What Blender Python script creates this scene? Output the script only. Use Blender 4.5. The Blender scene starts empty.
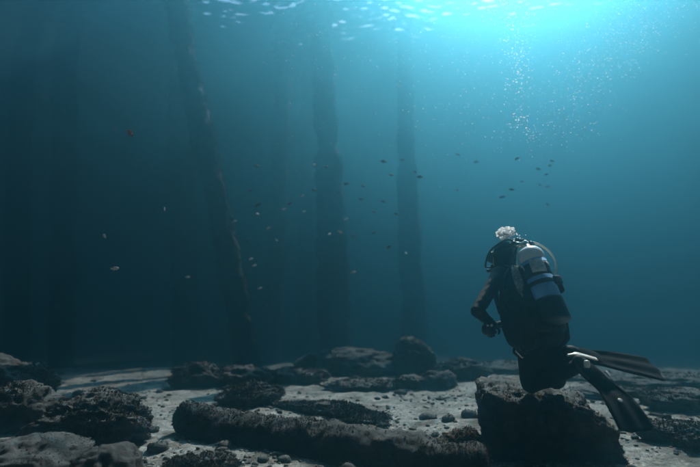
import bpy, bmesh, math, random
import numpy as np
from mathutils import Vector, Matrix

R = math.radians
random.seed(7)
rng = np.random.default_rng(11)
scene = bpy.context.scene
COL = scene.collection

# ------------------------------------------------------------------ camera
CAM = Vector((0, 0, 1.05))
PITCH = R(10.5)
F_PX = 467.0
cd = bpy.data.cameras.new('camera')
cd.sensor_width = 36
cd.lens = 36 * F_PX / 700
cd.clip_start = 0.05
cd.clip_end = 600
cd.dof.use_dof = True
cd.dof.focus_distance = 3.95
cd.dof.aperture_fstop = 0.75
cam = bpy.data.objects.new('camera', cd)
cam.location = CAM
cam.rotation_euler = (math.pi / 2 + PITCH, 0, 0)
COL.objects.link(cam)
scene.camera = cam

# ------------------------------------------------------------------ sky, sun, exposure
SUN_EL, SUN_AZ = R(51), R(26)          # azimuth: right of straight ahead (+Y)
world = bpy.data.worlds.new('World')
scene.world = world
world.use_nodes = True
wn = world.node_tree
sky = wn.nodes.new('ShaderNodeTexSky')
sky.sky_type = 'NISHITA'
sky.sun_disc = False
sky.sun_elevation = SUN_EL
sky.sun_rotation = SUN_AZ
wn.links.new(sky.outputs[0], wn.nodes['Background'].inputs[0])
wn.nodes['Background'].inputs[1].default_value = 0.08
sd = bpy.data.lights.new('sun', 'SUN')
sd.energy = 5.0
sd.angle = R(0.5)
sd.color = (1.0, 0.85, 0.71)
sun = bpy.data.objects.new('sun', sd)
SDIR = Vector((math.cos(SUN_EL) * math.sin(SUN_AZ), math.cos(SUN_EL) * math.cos(SUN_AZ), math.sin(SUN_EL)))
sun.rotation_euler = SDIR.to_track_quat('Z', 'Y').to_euler()
sun.location = (10, 20, 30)
COL.objects.link(sun)
vs = scene.view_settings
vs.view_transform = 'Standard'
vs.look = 'None'
vs.gamma = 1
vs.use_curve_mapping = False
vs.exposure = 2.8
cy = scene.cycles
cy.use_denoising = True
cy.max_bounces = 8
cy.volume_bounces = 3
cy.diffuse_bounces = 2
cy.glossy_bounces = 3
cy.transmission_bounces = 3
cy.transparent_max_bounces = 8
cy.sample_clamp_indirect = 4.0

WATER_Z = 9.3

# ------------------------------------------------------------------ helpers
def P(px, py, d):
    """a place seen at photograph pixel (px, py), d metres deep along the view axis"""
    x = (px - 350) / F_PX * d
    u = (233.5 - py) / F_PX * d
    return CAM + Vector((x, math.cos(PITCH) * d - math.sin(PITCH) * u, math.sin(PITCH) * d + math.cos(PITCH) * u))

def G(px, py, z=0.0):
    q = P(px, py, 1.0) - CAM
    t = (z - CAM.z) / q.z
    return CAM + q * t

def tag(o, label=None, cat=None, group=None, kind=None):
    if label: o['label'] = label
    if cat: o['category'] = cat
    if group: o['group'] = group
    if kind: o['kind'] = kind
    return o

def empty(name, loc, parent=None):
    o = bpy.data.objects.new(name, None)
    o.location = loc
    o.empty_display_size = 0.1
    COL.objects.link(o)
    if parent: attach(o, parent)
    return o

def attach(o, parent):
    o.parent = parent
    o.matrix_parent_inverse = Matrix.Translation(-parent.location)   # parents are never rotated
    return o

def mesh_obj(name, me, mat, parent=None, smooth=True):
    o = bpy.data.objects.new(name, me)
    COL.objects.link(o)
    for m in (mat if isinstance(mat, (list, tuple)) else [mat]):
        me.materials.append(m)
    if smooth:
        me.polygons.foreach_set('use_smooth', [True] * len(me.polygons))
    if parent: attach(o, parent)
    return o

def from_np(name, verts, faces):
    """verts (n,3); faces (m,k), all of the same size"""
    me = bpy.data.meshes.new(name)
    verts = np.asarray(verts, dtype=np.float32)
    faces = np.asarray(faces, dtype=np.int32)
    n, m, k = len(verts), faces.shape[0], faces.shape[1]
    me.vertices.add(n)
    me.vertices.foreach_set('co', verts.ravel())
    me.loops.add(m * k)
    me.loops.foreach_set('vertex_index', faces.ravel())
    me.polygons.add(m)
    me.polygons.foreach_set('loop_start', np.arange(0, m * k, k, dtype=np.int32))
    me.polygons.foreach_set('loop_total', np.full(m, k, dtype=np.int32))
    me.update(calc_edges=True)
    return me

def _hash(ix, iy, iz, s):
    h = (ix.astype(np.int64) * 374761393 + iy.astype(np.int64) * 668265263 + iz.astype(np.int64) * 2147483647 + s * 974711) & 0xffffffff
    h = ((h ^ (h >> 13)) * 1274126177) & 0xffffffff
    h = ((h ^ (h >> 16)) * 2246822519) & 0xffffffff
    return ((h ^ (h >> 15)) & 0xffff) / 65535.0

def vnoise(p, s=0):
    f = np.floor(p)
    t = p - f
    t = t * t * (3 - 2 * t)
    ix, iy, iz = f[:, 0], f[:, 1], f[:, 2]
    r = 0
    for dx in (0, 1):
        for dy in (0, 1):
            for dz in (0, 1):
                w = (t[:, 0] if dx else 1 - t[:, 0]) * (t[:, 1] if dy else 1 - t[:, 1]) * (t[:, 2] if dz else 1 - t[:, 2])
                r = r + w * _hash(ix + dx, iy + dy, iz + dz, s)
    return r * 2 - 1

def fbm(p, scale, oct=4, s=0, gain=0.5):
    r, a, q = 0, 1.0, np.asarray(p, float) * scale
    for i in range(oct):
        r = r + a * vnoise(q + 17.3 * i, s + i)
        a *= gain
        q = q * 2.03
    return r

def ridge(p, scale, oct=4, s=0):
    r, a, q = 0, 1.0, np.asarray(p, float) * scale
    for i in range(oct):
        r = r + a * (1 - 2 * np.abs(vnoise(q + 9.1 * i, s + i)))
        a *= 0.5
        q = q * 2.1
    return r

def coords(me):
    a = np.empty(len(me.vertices) * 3, dtype=np.float32)
    me.vertices.foreach_get('co', a)
    return a.reshape(-1, 3).astype(float)

def set_coords(me, a):
    me.vertices.foreach_set('co', np.asarray(a, dtype=np.float32).ravel())
    me.update()

def normals(me):
    a = np.empty(len(me.vertices) * 3, dtype=np.float32)
    me.vertex_normals.foreach_get('vector', a)
    return a.reshape(-1, 3).astype(float)

# --- lofts, lathes, tubes go into a bmesh
def ring(c, u, v, ru, rv, n=18, pw=2.0):
    out = []
    for i in range(n):
        a = 2 * math.pi * i / n
        ca, sa = math.cos(a), math.sin(a)
        e = 2.0 / pw
        x = math.copysign(abs(ca) ** e, ca) * ru
        y = math.copysign(abs(sa) ** e, sa) * rv
        out.append(c + u * x + v * y)
    return out

def loft(bm, rings, cap=True, mat=0):
    vr = [[bm.verts.new(p) for p in r] for r in rings]
    n = len(vr[0])
    fs = []
    for a, b in zip(vr[:-1], vr[1:]):
        for i in range(n):
            fs.append(bm.faces.new((a[i], a[(i + 1) % n], b[(i + 1) % n], b[i])))
    if cap:
        fs.append(bm.faces.new(vr[0][::-1]))
        fs.append(bm.faces.new(vr[-1]))
    for f in fs: f.material_index = mat
    return fs

def basis(d):
    d = d.normalized()
    u = d.cross(Vector((0, 0, 1)))
    if u.length < 1e-3: u = d.cross(Vector((1, 0, 0)))
    u.normalize()
    return u, d.cross(u).normalized(), d

def capsule(bm, p0, p1, r0, r1, n=16):
    p0, p1 = Vector(p0), Vector(p1)
    u, v, d = basis(p1 - p0)
    rs = []
    for k in range(1, 5):
        a = math.pi / 2 * k / 4
        rs.append(ring(p0 - d * r0 * math.cos(a), u, v, r0 * math.sin(a), r0 * math.sin(a), n))
    for k in range(4, 0, -1):
        a = math.pi / 2 * k / 4
        rs.append(ring(p1 + d * r1 * math.cos(a), u, v, r1 * math.sin(a), r1 * math.sin(a), n))
    loft(bm, rs)

def lathe(bm, p0, d, prof, n=28, mat=0):
    """prof: (distance along d, radius)"""
    u, v, d = basis(d)
    loft(bm, [ring(p0 + d * t, u, v, r, r, n) for t, r in prof], mat=mat)

def catmull(pts, k=8):
    pts = [Vector(p) for p in pts]
    q = [pts[0] * 2 - pts[1]] + pts + [pts[-1] * 2 - pts[-2]]
    out = []
    for i in range(1, len(q) - 2):
        for j in range(k):
            t = j / k
            a, b, c, e = q[i - 1], q[i], q[i + 1], q[i + 2]
            out.append(0.5 * (2 * b + (c - a) * t + (2 * a - 5 * b + 4 * c - e) * t * t + (3 * b - a - 3 * c + e) * t ** 3))
    out.append(pts[-1])
    return out

def tube(bm, pts, r, n=10, k=8, r1=None):
    c = catmull(pts, k)
    rs = []
    u = None
    for i, p in enumerate(c):
        d = (c[min(i + 1, len(c) - 1)] - c[max(i - 1, 0)]).normalized()
        if u is None: u = basis(d)[0]
        u = (u - d * u.dot(d)).normalized()
        rr = r if r1 is None else r + (r1 - r) * i / (len(c) - 1)
        rs.append(ring(p, u, d.cross(u), rr, rr, n))
    loft(bm, rs)

def strip(bm, pts, widths, side, thick, k=6):
    """a flat band following pts, 'side' gives the width direction (vector or list)"""
    c = catmull(pts, k)
    m = len(c)
    rs = []
    for i, p in enumerate(c):
        f = i / (m - 1) * (len(widths) - 1)
        j = min(int(f), len(widths) - 2)
        w = widths[j] + (widths[j + 1] - widths[j]) * (f - j)
        d = (c[min(i + 1, m - 1)] - c[max(i - 1, 0)]).normalized()
        s = side if isinstance(side, Vector) else side[j].lerp(side[j + 1], f - j)
        s = (s - d * s.dot(d)).normalized()
        nn = d.cross(s)
        rs.append(ring(p, s, nn, w / 2, thick / 2, 12, 4))
    loft(bm, rs)

def rbox(bm, c, u, v, w, su, sv, sw, pw=5):
    """rounded box, half sizes su sv sw"""
    rs = []
    for t in (-1, -0.97, -0.88, -0.6, 0, 0.6, 0.88, 0.97, 1):
        s = max(0.05, (1 - abs(t) ** 5) ** 0.2)
        rs.append(ring(c + w * sw * t, u, v, su * s, sv * s, 20, pw))
    loft(bm, rs)

def bm_obj(name, bm, mat, parent=None, smooth=True):
    bmesh.ops.recalc_face_normals(bm, faces=bm.faces)
    me = bpy.data.meshes.new(name)
    bm.to_mesh(me)
    bm.free()
    return mesh_obj(name, me, mat, parent, smooth)

def merge_skin(name, bm, mat, parent, voxel=0.008, smooth=6, disp=None):
    """fuse the shapes of bm into one continuous skin"""
    bmesh.ops.recalc_face_normals(bm, faces=bm.faces)
    me = bpy.data.meshes.new(name)
    bm.to_mesh(me)
    bm.free()
    t = bpy.data.objects.new('temporary', me)
    COL.objects.link(t)
    m = t.modifiers.new('r', 'REMESH')
    m.mode = 'VOXEL'
    m.voxel_size = voxel
    s = t.modifiers.new('s', 'SMOOTH')
    s.factor = 0.5
    s.iterations = smooth
    dg = bpy.context.evaluated_depsgraph_get()
    out = bpy.data.meshes.new_from_object(t.evaluated_get(dg))
    out.name = name
    bpy.data.objects.remove(t)
    if disp is not None:
        c = coords(out)
        set_coords(out, c + normals(out) * disp(c)[:, None])
    return mesh_obj(name, out, mat, parent)

# ------------------------------------------------------------------ materials
def new_mat(name):
    m = bpy.data.materials.new(name)
    m.use_nodes = True
    nt = m.node_tree
    return m, nt, nt.nodes['Principled BSDF']

def noise_node(nt, scale, detail=6, rough=0.6, coord=None):
    n = nt.nodes.new('ShaderNodeTexNoise')
    n.inputs['Scale'].default_value = scale
    n.inputs['Detail'].default_value = detail
    n.inputs['Roughness'].default_value = rough
    if coord: nt.links.new(coord, n.inputs['Vector'])
    return n

def ramp(nt, src, stops):
    r = nt.nodes.new('ShaderNodeValToRGB')
    e = r.color_ramp.elements
    while len(e) < len(stops): e.new(0.5)
    for k, (p, c) in zip(e, stops):
        k.position = p
        k.color = (*c, 1)
    nt.links.new(src, r.inputs[0])
    return r

def mottled(name, stops, scale=6.0, rough=0.8, bump=0.3, bscale=40, spec=0.3, metal=0.0, bdist=0.01):
    m, nt, b = new_mat(name)
    geo = nt.nodes.new('ShaderNodeNewGeometry')
    n = noise_node(nt, scale, 8, 0.65, geo.outputs['Position'])
    r = ramp(nt, n.outputs[0], stops)
    nt.links.new(r.outputs[0], b.inputs['Base Color'])
    b.inputs['Roughness'].default_value = rough
    b.inputs['Specular IOR Level'].default_value = spec
    b.inputs['Metallic'].default_value = metal
    if bump:
        n2 = noise_node(nt, bscale, 6, 0.7, geo.outputs['Position'])
        bp = nt.nodes.new('ShaderNodeBump')
        bp.inputs['Strength'].default_value = bump
        bp.inputs['Distance'].default_value = bdist
        nt.links.new(n2.outputs[0], bp.inputs['Height'])
        nt.links.new(bp.outputs[0], b.inputs['Normal'])
    return m

def sand_material():
    m, nt, b = new_mat('sand')
    geo = nt.nodes.new('ShaderNodeNewGeometry')
    pos = geo.outputs['Position']
    fine = noise_node(nt, 26, 8, 0.75, pos)
    col = ramp(nt, fine.outputs[0], [(0.32, (0.10, 0.098, 0.092)), (0.46, (0.34, 0.335, 0.315)), (0.66, (0.74, 0.72, 0.68))])
    big = noise_node(nt, 2.6, 10, 0.78, pos)
    msk = ramp(nt, big.outputs[0], [(0.44, (0, 0, 0)), (0.58, (0.8, 0.8, 0.8))])
    mix = nt.nodes.new('ShaderNodeMix')
    mix.data_type = 'RGBA'
    nt.links.new(msk.outputs[0], mix.inputs[0])
    nt.links.new(col.outputs[0], mix.inputs[6])
    mix.inputs[7].default_value = (0.09, 0.08, 0.062, 1)
    nt.links.new(mix.outputs[2], b.inputs['Base Color'])
    b.inputs['Roughness'].default_value = 0.95
    b.inputs['Specular IOR Level'].default_value = 0.1
    bp = nt.nodes.new('ShaderNodeBump')
    bp.inputs['Strength'].default_value = 1.0
    bp.inputs['Distance'].default_value = 0.035
    nt.links.new(fine.outputs[0], bp.inputs['Height'])
    nt.links.new(bp.outputs[0], b.inputs['Normal'])
    return m

def plain(name, col, rough=0.5, metal=0.0, spec=0.5, bump=0.15, bscale=120):
    a = tuple(c * 0.8 for c in col)
    z = tuple(min(1, c * 1.15) for c in col)
    return mottled(name, [(0.3, a), (0.7, z)], 14, rough, bump, bscale, spec, metal, 0.002)

def rock_material(name, dark, mid, silt, silt_amt=0.5, accent=None):
    m, nt, b = new_mat(name)
    geo = nt.nodes.new('ShaderNodeNewGeometry')
    pos = geo.outputs['Position']
    n = noise_node(nt, 7, 9, 0.7, pos)
    r = ramp(nt, n.outputs[0], [(0.3, dark), (0.62, mid)] if not accent else [(0.3, dark), (0.55, mid), (0.68, accent)])
    # settled silt, patchy, on faces that look up
    sep = nt.nodes.new('ShaderNodeSeparateXYZ')
    nt.links.new(geo.outputs['Normal'], sep.inputs[0])
    n2 = noise_node(nt, 11, 8, 0.75, pos)
    ad = nt.nodes.new('ShaderNodeMath')
    ad.operation = 'MULTIPLY'
    nt.links.new(sep.outputs[2], ad.inputs[0])
    nt.links.new(n2.outputs[0], ad.inputs[1])
    mk = ramp(nt, ad.outputs[0], [(0.36, (0, 0, 0)), (0.6, (silt_amt,) * 3)])
    mix = nt.nodes.new('ShaderNodeMix')
    mix.data_type = 'RGBA'
    nt.links.new(mk.outputs[0], mix.inputs[0])
    nt.links.new(r.outputs[0], mix.inputs[6])
    mix.inputs[7].default_value = (*silt, 1)
    nt.links.new(mix.outputs[2], b.inputs['Base Color'])
    b.inputs['Roughness'].default_value = 0.95
    b.inputs['Specular IOR Level'].default_value = 0.15
    n3 = noise_node(nt, 32, 8, 0.75, pos)
    bp = nt.nodes.new('ShaderNodeBump')
    bp.inputs['Strength'].default_value = 0.9
    bp.inputs['Distance'].default_value = 0.03
    nt.links.new(n3.outputs[0], bp.inputs['Height'])
    nt.links.new(bp.outputs[0], b.inputs['Normal'])
    return m

M = {}
M['sand'] = sand_material()
M['rock'] = rock_material('weathered_rock', (0.034, 0.034, 0.033), (0.11, 0.11, 0.107), (0.28, 0.28, 0.27), 0.55)
M['rock_pale'] = rock_material('silted_rock', (0.045, 0.045, 0.046), (0.10, 0.10, 0.10), (0.21, 0.21, 0.207), 0.5)
M['rock_rust'] = rock_material('rusty_rock', (0.03, 0.024, 0.018), (0.085, 0.06, 0.04), (0.2, 0.15, 0.1), 0.3, (0.16, 0.065, 0.025))
M['timber'] = rock_material('sunken_timber', (0.028, 0.028, 0.027), (0.08, 0.08, 0.078), (0.2, 0.2, 0.195), 0.5)
M['pile'] = rock_material('encrusted_pile', (0.017, 0.018, 0.017), (0.055, 0.053, 0.048), (0.10, 0.098, 0.092), 0.3, (0.065, 0.056, 0.048))
M['turf'] = mottled('algae_turf', [(0.3, (0.035, 0.035, 0.032)), (0.5, (0.09, 0.089, 0.08)), (0.72, (0.2, 0.192, 0.175))], 9, 0.9, 0, spec=0.1)
M['turf_dark'] = mottled('dark_algae_turf', [(0.3, (0.024, 0.024, 0.022)), (0.55, (0.06, 0.06, 0.055)), (0.75, (0.13, 0.126, 0.116))], 9, 0.9, 0, spec=0.1)
M['crust'] = mottled('crust_growth', [(0.3, (0.025, 0.024, 0.022)), (0.55, (0.065, 0.058, 0.05)), (0.75, (0.16, 0.145, 0.13))], 12, 0.9, 0.4, 60)
M['pebble'] = mottled('pebbles', [(0.3, (0.04, 0.04, 0.04)), (0.5, (0.14, 0.135, 0.125)), (0.7, (0.42, 0.41, 0.38))], 5, 0.9, 0.3, 90, 0.1)
M['suit'] = plain('black_neoprene', (0.007, 0.008, 0.0095), 0.7, 0, 0.22, 0.35, 160)
M['webbing'] = plain('black_webbing', (0.014, 0.015, 0.016), 0.75, 0, 0.3, 0.5, 220)
M['rubber'] = plain('black_rubber', (0.01, 0.01, 0.011), 0.38, 0, 0.5)
M['fin'] = plain('matte_fin_rubber', (0.009, 0.010, 0.011), 0.9, 0, 0.06, 0.3, 90)
M['grey_pad'] = mottled('grey_patterned_pad', [(0.40, (0.13, 0.135, 0.14)), (0.5, (0.26, 0.27, 0.28)), (0.6, (0.42, 0.43, 0.43))], 60, 0.45, 0.4, 90, 0.5)
M['white_paint'] = plain('white_tank_paint', (0.78, 0.78, 0.78), 0.3, 0, 0.5, 0.05)
M['blue_paint'] = plain('blue_tank_paint', (0.2, 0.48, 0.9), 0.3, 0, 0.5, 0.05)
M['label'] = mottled('worn_grey_label', [(0.35, (0.3, 0.34, 0.36)), (0.5, (0.5, 0.54, 0.56)), (0.7, (0.72, 0.74, 0.74))], 25, 0.5, 0.1)
M['chrome'] = plain('chromed_brass', (0.75, 0.74, 0.72), 0.22, 1.0)
M['white_plastic'] = plain('white_plastic', (0.8, 0.8, 0.77), 0.35)
M['cream_hose'] = plain('cream_hose', (0.82, 0.77, 0.62), 0.45)
M['skin'] = plain('skin', (0.45, 0.28, 0.2), 0.5)
M['glass'] = plain('mask_glass', (0.03, 0.04, 0.045), 0.05)
M['wood'] = mottled('deck_timber', [(0.3, (0.10, 0.08, 0.06)), (0.7, (0.22, 0.19, 0.15))], 3, 0.9, 0.4, 30)
M['fish_dark'] = mottled('dark_reddish_fish', [(0.35, (0.05, 0.025, 0.02)), (0.65, (0.14, 0.06, 0.04))], 40, 0.4, 0)
M['fish_pale'] = mottled('pale_silver_fish', [(0.35, (0.7, 0.7, 0.68)), (0.65, (0.92, 0.92, 0.9))], 40, 0.3, 0)
M['fish_orange'] = mottled('orange_fish', [(0.35, (0.35, 0.11, 0.04)), (0.65, (0.6, 0.24, 0.09))], 40, 0.4, 0)
M['fish_fin'] = mottled('fish_fin', [(0.35, (0.1, 0.05, 0.035)), (0.65, (0.22, 0.12, 0.09))], 40, 0.5, 0)

def air_material(name, col, tl, gl):
    m, nt, b = new_mat(name)
    nt.nodes.remove(b)
    out = nt.nodes['Material Output']
    geo = nt.nodes.new('ShaderNodeNewGeometry')
    n = noise_node(nt, 90, 3, 0.6, geo.outputs['Position'])
    r = ramp(nt, n.outputs[0], [(0.3, tuple(c * 0.8 for c in col)), (0.7, col)])
    tr = nt.nodes.new('ShaderNodeBsdfTranslucent')
    df = nt.nodes.new('ShaderNodeBsdfDiffuse')
    gs = nt.nodes.new('ShaderNodeBsdfGlossy')
    gs.inputs['Roughness'].default_value = 0.25
    for q in (tr, df): nt.links.new(r.outputs[0], q.inputs['Color'])
    m1 = nt.nodes.new('ShaderNodeMixShader')
    m1.inputs[0].default_value = tl
    nt.links.new(df.outputs[0], m1.inputs[1])
    nt.links.new(tr.outputs[0], m1.inputs[2])
    m2 = nt.nodes.new('ShaderNodeMixShader')
    m2.inputs[0].default_value = gl
    nt.links.new(m1.outputs[0], m2.inputs[1])
    nt.links.new(gs.outputs[0], m2.inputs[2])
    tp = nt.nodes.new('ShaderNodeBsdfTransparent')
    m3 = nt.nodes.new('ShaderNodeMixShader')
    m3.inputs[0].default_value = 0.58
    nt.links.new(tp.outputs[0], m3.inputs[1])
    nt.links.new(m2.outputs[0], m3.inputs[2])
    nt.links.new(m3.outputs[0], out.inputs['Surface'])
    return m
M['bubble'] = air_material('bubble_skin', (1.0, 1.0, 1.0), 0.9, 0.1)
M['snow'] = air_material('drifting_particle', (0.8, 0.8, 0.78), 0.55, 0.0)

def water_material():
    m, nt, b = new_mat('water_surface')
    nt.nodes.remove(b)
    out = nt.nodes['Material Output']
    fr = nt.nodes.new('ShaderNodeFresnel')
    fr.inputs[0].default_value = 1.33
    tr = nt.nodes.new('ShaderNodeBsdfTransparent')
    tr.inputs[0].default_value = (0.97, 0.99, 1.0, 1)
    gl = nt.nodes.new('ShaderNodeBsdfGlossy')
    gl.inputs['Roughness'].default_value = 0.03
    gl.inputs['Color'].default_value = (0.95, 0.97, 1, 1)
    mx = nt.nodes.new('ShaderNodeMixShader')
    nt.links.new(fr.outputs[0], mx.inputs[0])
    nt.links.new(tr.outputs[0], mx.inputs[1])
    nt.links.new(gl.outputs[0], mx.inputs[2])
    nt.links.new(mx.outputs[0], out.inputs['Surface'])
    return m

# ------------------------------------------------------------------ the setting
def ground_height(x, y):
    p = np.stack([x, y, np.zeros_like(x)], 1)
    h = 0.10 * fbm(p, 0.35, 3, 5) + 0.035 * fbm(p, 1.3, 4, 9) + 0.014 * ridge(p, 4.0, 3, 13)
    far = np.clip((np.hypot(x, y) - 9) / 20, 0, 1)
    r = np.maximum(0, np.hypot(x, y) - 9.5)
    return h * (0.75 + 0.8 * far) - 0.02 - 2.6 * (1 - np.exp(-(r / 26) ** 1.3))

def GH(x, y):
    return float(ground_height(np.array([float(x)]), np.array([float(y)]))[0])

def build_ground():
    n = 460
    t = np.linspace(-1, 1, n)
    w = np.sinh(t * 4.6) / math.sinh(4.6) * 75
    X, Y = np.meshgrid(w, w)
    X = X.ravel()
    Y = Y.ravel() + 4.5
    Z = ground_height(X, Y)
    i = np.arange(n * n).reshape(n, n)
    f = np.stack([i[:-1, :-1], i[:-1, 1:], i[1:, 1:], i[1:, :-1]], -1).reshape(-1, 4)
    me = from_np('seabed', np.stack([X, Y, Z], 1), f)
    o = mesh_obj('seabed', me, M['sand'])
    tag(o, kind='structure')
    o['label'] = 'pale sandy seabed strewn with dark rubble'

def build_water_surface():
    n = 900
    t = np.linspace(-1, 1, n)
    w = np.sinh(t * 3.2) / math.sinh(3.2) * 72
    X, Y = np.meshgrid(w, w)
    X = X.ravel()
    Y = Y.ravel() + 9
    p = np.stack([X * 0.8, Y, 0 * X], 1)
    warp = np.stack([fbm(p, 0.4, 2, 61), fbm(p, 0.4, 2, 71), 0 * X], 1) * 0.5
    q = p + warp
    fall = np.clip(1 - (np.hypot(X, Y) - 11.8) / 5, 0.06, 1)
    h = 0.04 * fbm(q, 0.45, 2, 31) + 0.010 * ridge(q * np.array([0.7, 1.25, 1]), 3.6, 2, 41) * fall + 0.011 * fbm(q * np.array([0.6, 1.3, 1]), 9.0, 2, 51) * fall
    i = np.arange(n * n).reshape(n, n)
    f = np.stack([i[:-1, :-1], i[:-1, 1:], i[1:, 1:], i[1:, :-1]], -1).reshape(-1, 4)
    me = from_np('water_surface', np.stack([X, Y, WATER_Z + h], 1), f)
    o = mesh_obj('water_surface', me, water_material())
    tag(o, 'rippled underside of the sea surface with bright flecks', kind='structure')

def build_haze():
    bm = bmesh.new()
    bmesh.ops.create_cube(bm, size=1)
    for v in bm.verts:
        v.co = Vector((v.co.x * 176, v.co.y * 176 + 4.5, -4.4 if v.co.z < 0 else 10.9))
    m = bpy.data.materials.new('sea_water')
    m.use_nodes = True
    nt = m.node_tree
    nt.nodes.remove(nt.nodes['Principled BSDF'])
    pv = nt.nodes.new('ShaderNodeVolumePrincipled')
    pv.inputs['Color'].default_value = (0.072, 0.27, 0.365, 1)
    pv.inputs['Absorption Color'].default_value = (0.0, 0.0, 0.0, 1)
    pv.inputs['Density'].default_value = 0.125
    pv.inputs['Anisotropy'].default_value = 0.935
    nt.links.new(pv.outputs[0], nt.nodes['Material Output'].inputs['Volume'])
    o = bm_obj('haze', bm, m, None, False)
    tag(o, 'blue green sea water fading far things', kind='stuff')

build_ground()
build_water_surface()
build_haze()

# ------------------------------------------------------------------ growth
def turf(name, src, n, length, width, mat, parent, seed=0, up=0.6, minz=-0.15, spread=1.4, leafy=True):
    """short blades rooted on the surface of a mesh"""
    g = np.random.default_rng(seed)
    me = src.data
    me.calc_loop_triangles()
    tri = np.empty(len(me.loop_triangles) * 3, dtype=np.int32)
    me.loop_triangles.foreach_get('vertices', tri)
    tri = tri.reshape(-1, 3)
    c = coords(me)
    a, b, d = c[tri[:, 0]], c[tri[:, 1]], c[tri[:, 2]]
    nr = np.cross(b - a, d - a)
    ar = np.linalg.norm(nr, axis=1) / 2
    nn = nr / (2 * ar[:, None] + 1e-12)
    cen = (a + b + d) / 3
    w = ar * (nn[:, 2] > minz) * np.clip(0.55 + fbm(cen, 2.2, 3, seed + 3), 0.03, 2)
    w = w / w.sum()
    k = g.choice(len(tri), n, p=w)
    r1, r2 = np.sqrt(g.random(n)), g.random(n)
    pt = a[k] * (1 - r1)[:, None] + b[k] * (r1 * (1 - r2))[:, None] + d[k] * (r1 * r2)[:, None]
    nb = 4
    pt = np.repeat(pt, nb, 0)
    nm = np.repeat(nn[k], nb, 0)
    m = n * nb
    pt = pt + g.normal(0, width * 1.2, (m, 3))
    dr = nm + np.array([0, 0, up]) + g.normal(0, spread * 0.55, (m, 3))
    dr /= np.linalg.norm(dr, axis=1)[:, None]
    L = length * (0.35 + 0.9 * g.random(m) ** 2) * np.repeat(0.6 + 0.7 * g.random(n), nb)
    sd_ = np.cross(dr, g.normal(0, 1, (m, 3)))
    sd_ /= np.linalg.norm(sd_, axis=1)[:, None] + 1e-9
    W = width * (0.6 + 0.8 * g.random(m))
    bend = g.normal(0, 0.35, (m, 3))
    root = pt - nm * width
    mid = pt + dr * (L * 0.55)[:, None]
    tip = pt + (dr + bend * 0.6) * L[:, None]
    if leafy:
        v = np.stack([root, mid - sd_ * W[:, None], tip, mid + sd_ * W[:, None]], 1)
    else:
        v = np.stack([root - sd_ * (W * 0.5)[:, None], mid - sd_ * (W * 0.45)[:, None], tip, mid + sd_ * (W * 0.45)[:, None]], 1)
    f = np.arange(m * 4).reshape(m, 4)
    o = mesh_obj(name, from_np(name, v.reshape(-1, 3), f), mat, parent, False)
    o['kind'] = 'stuff'
    return o

_ico = {}
def ico(sub):
    if sub not in _ico:
        bm = bmesh.new()
        bmesh.ops.create_icosphere(bm, subdivisions=sub, radius=1)
        v = np.array([x.co[:] for x in bm.verts])
        f = np.array([[q.index for q in t.verts] for t in bm.faces])
        bm.free()
        _ico[sub] = (v, f)
    return _ico[sub]

def boulder(name, label, loc, size, rot=0, seed=0, rough=0.35, sub=5, mat='rock', n_turf=0, tl=0.05, tw=0.006, tmat='turf', boxy=0.0, sink=0.25, group=None, cat='rock', leafy=True, tminz=-0.15):
    v, f = ico(sub)
    d = v.copy()
    if boxy:
        mx = np.abs(d).max(1)[:, None]
        d = d * (1 - boxy) + d / mx * boxy * 0.85
    s = max(size)
    q = d * np.array(size) / s
    o3 = np.array([seed * 3.7, seed * 1.3, 0])
    k = 1 + rough * 0.7 * fbm(q + o3, 1.5, 3, seed) + rough * 0.42 * ridge(q + o3, 3.1, 4, seed + 5) + rough * 0.17 * ridge(q + o3, 9, 4, seed + 9) + rough * 0.09 * fbm(q + o3, 30, 2, seed + 4)
    p = d * k[:, None] * np.array(size)
    ca, sa = math.cos(rot), math.sin(rot)
    p = np.stack([p[:, 0] * ca - p[:, 1] * sa, p[:, 0] * sa + p[:, 1] * ca, p[:, 2]], 1)
    zb = GH(loc[0], loc[1])
    p = p + np.array([loc[0], loc[1], zb + size[2] * (1 - sink)])
    p[:, 2] = np.maximum(p[:, 2], zb - 0.2)
    root = empty(name, (loc[0], loc[1], zb))
    o = mesh_obj('stone', from_np('stone', p, f), M[mat], root)
    if n_turf:
        turf('algae_tufts', o, int(n_turf * 0.4), tl * 0.42, tw * 0.9, M[tmat], root, seed + 100, minz=tminz, leafy=leafy)
    tag(root, label, cat, group)
    return root, o

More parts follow.
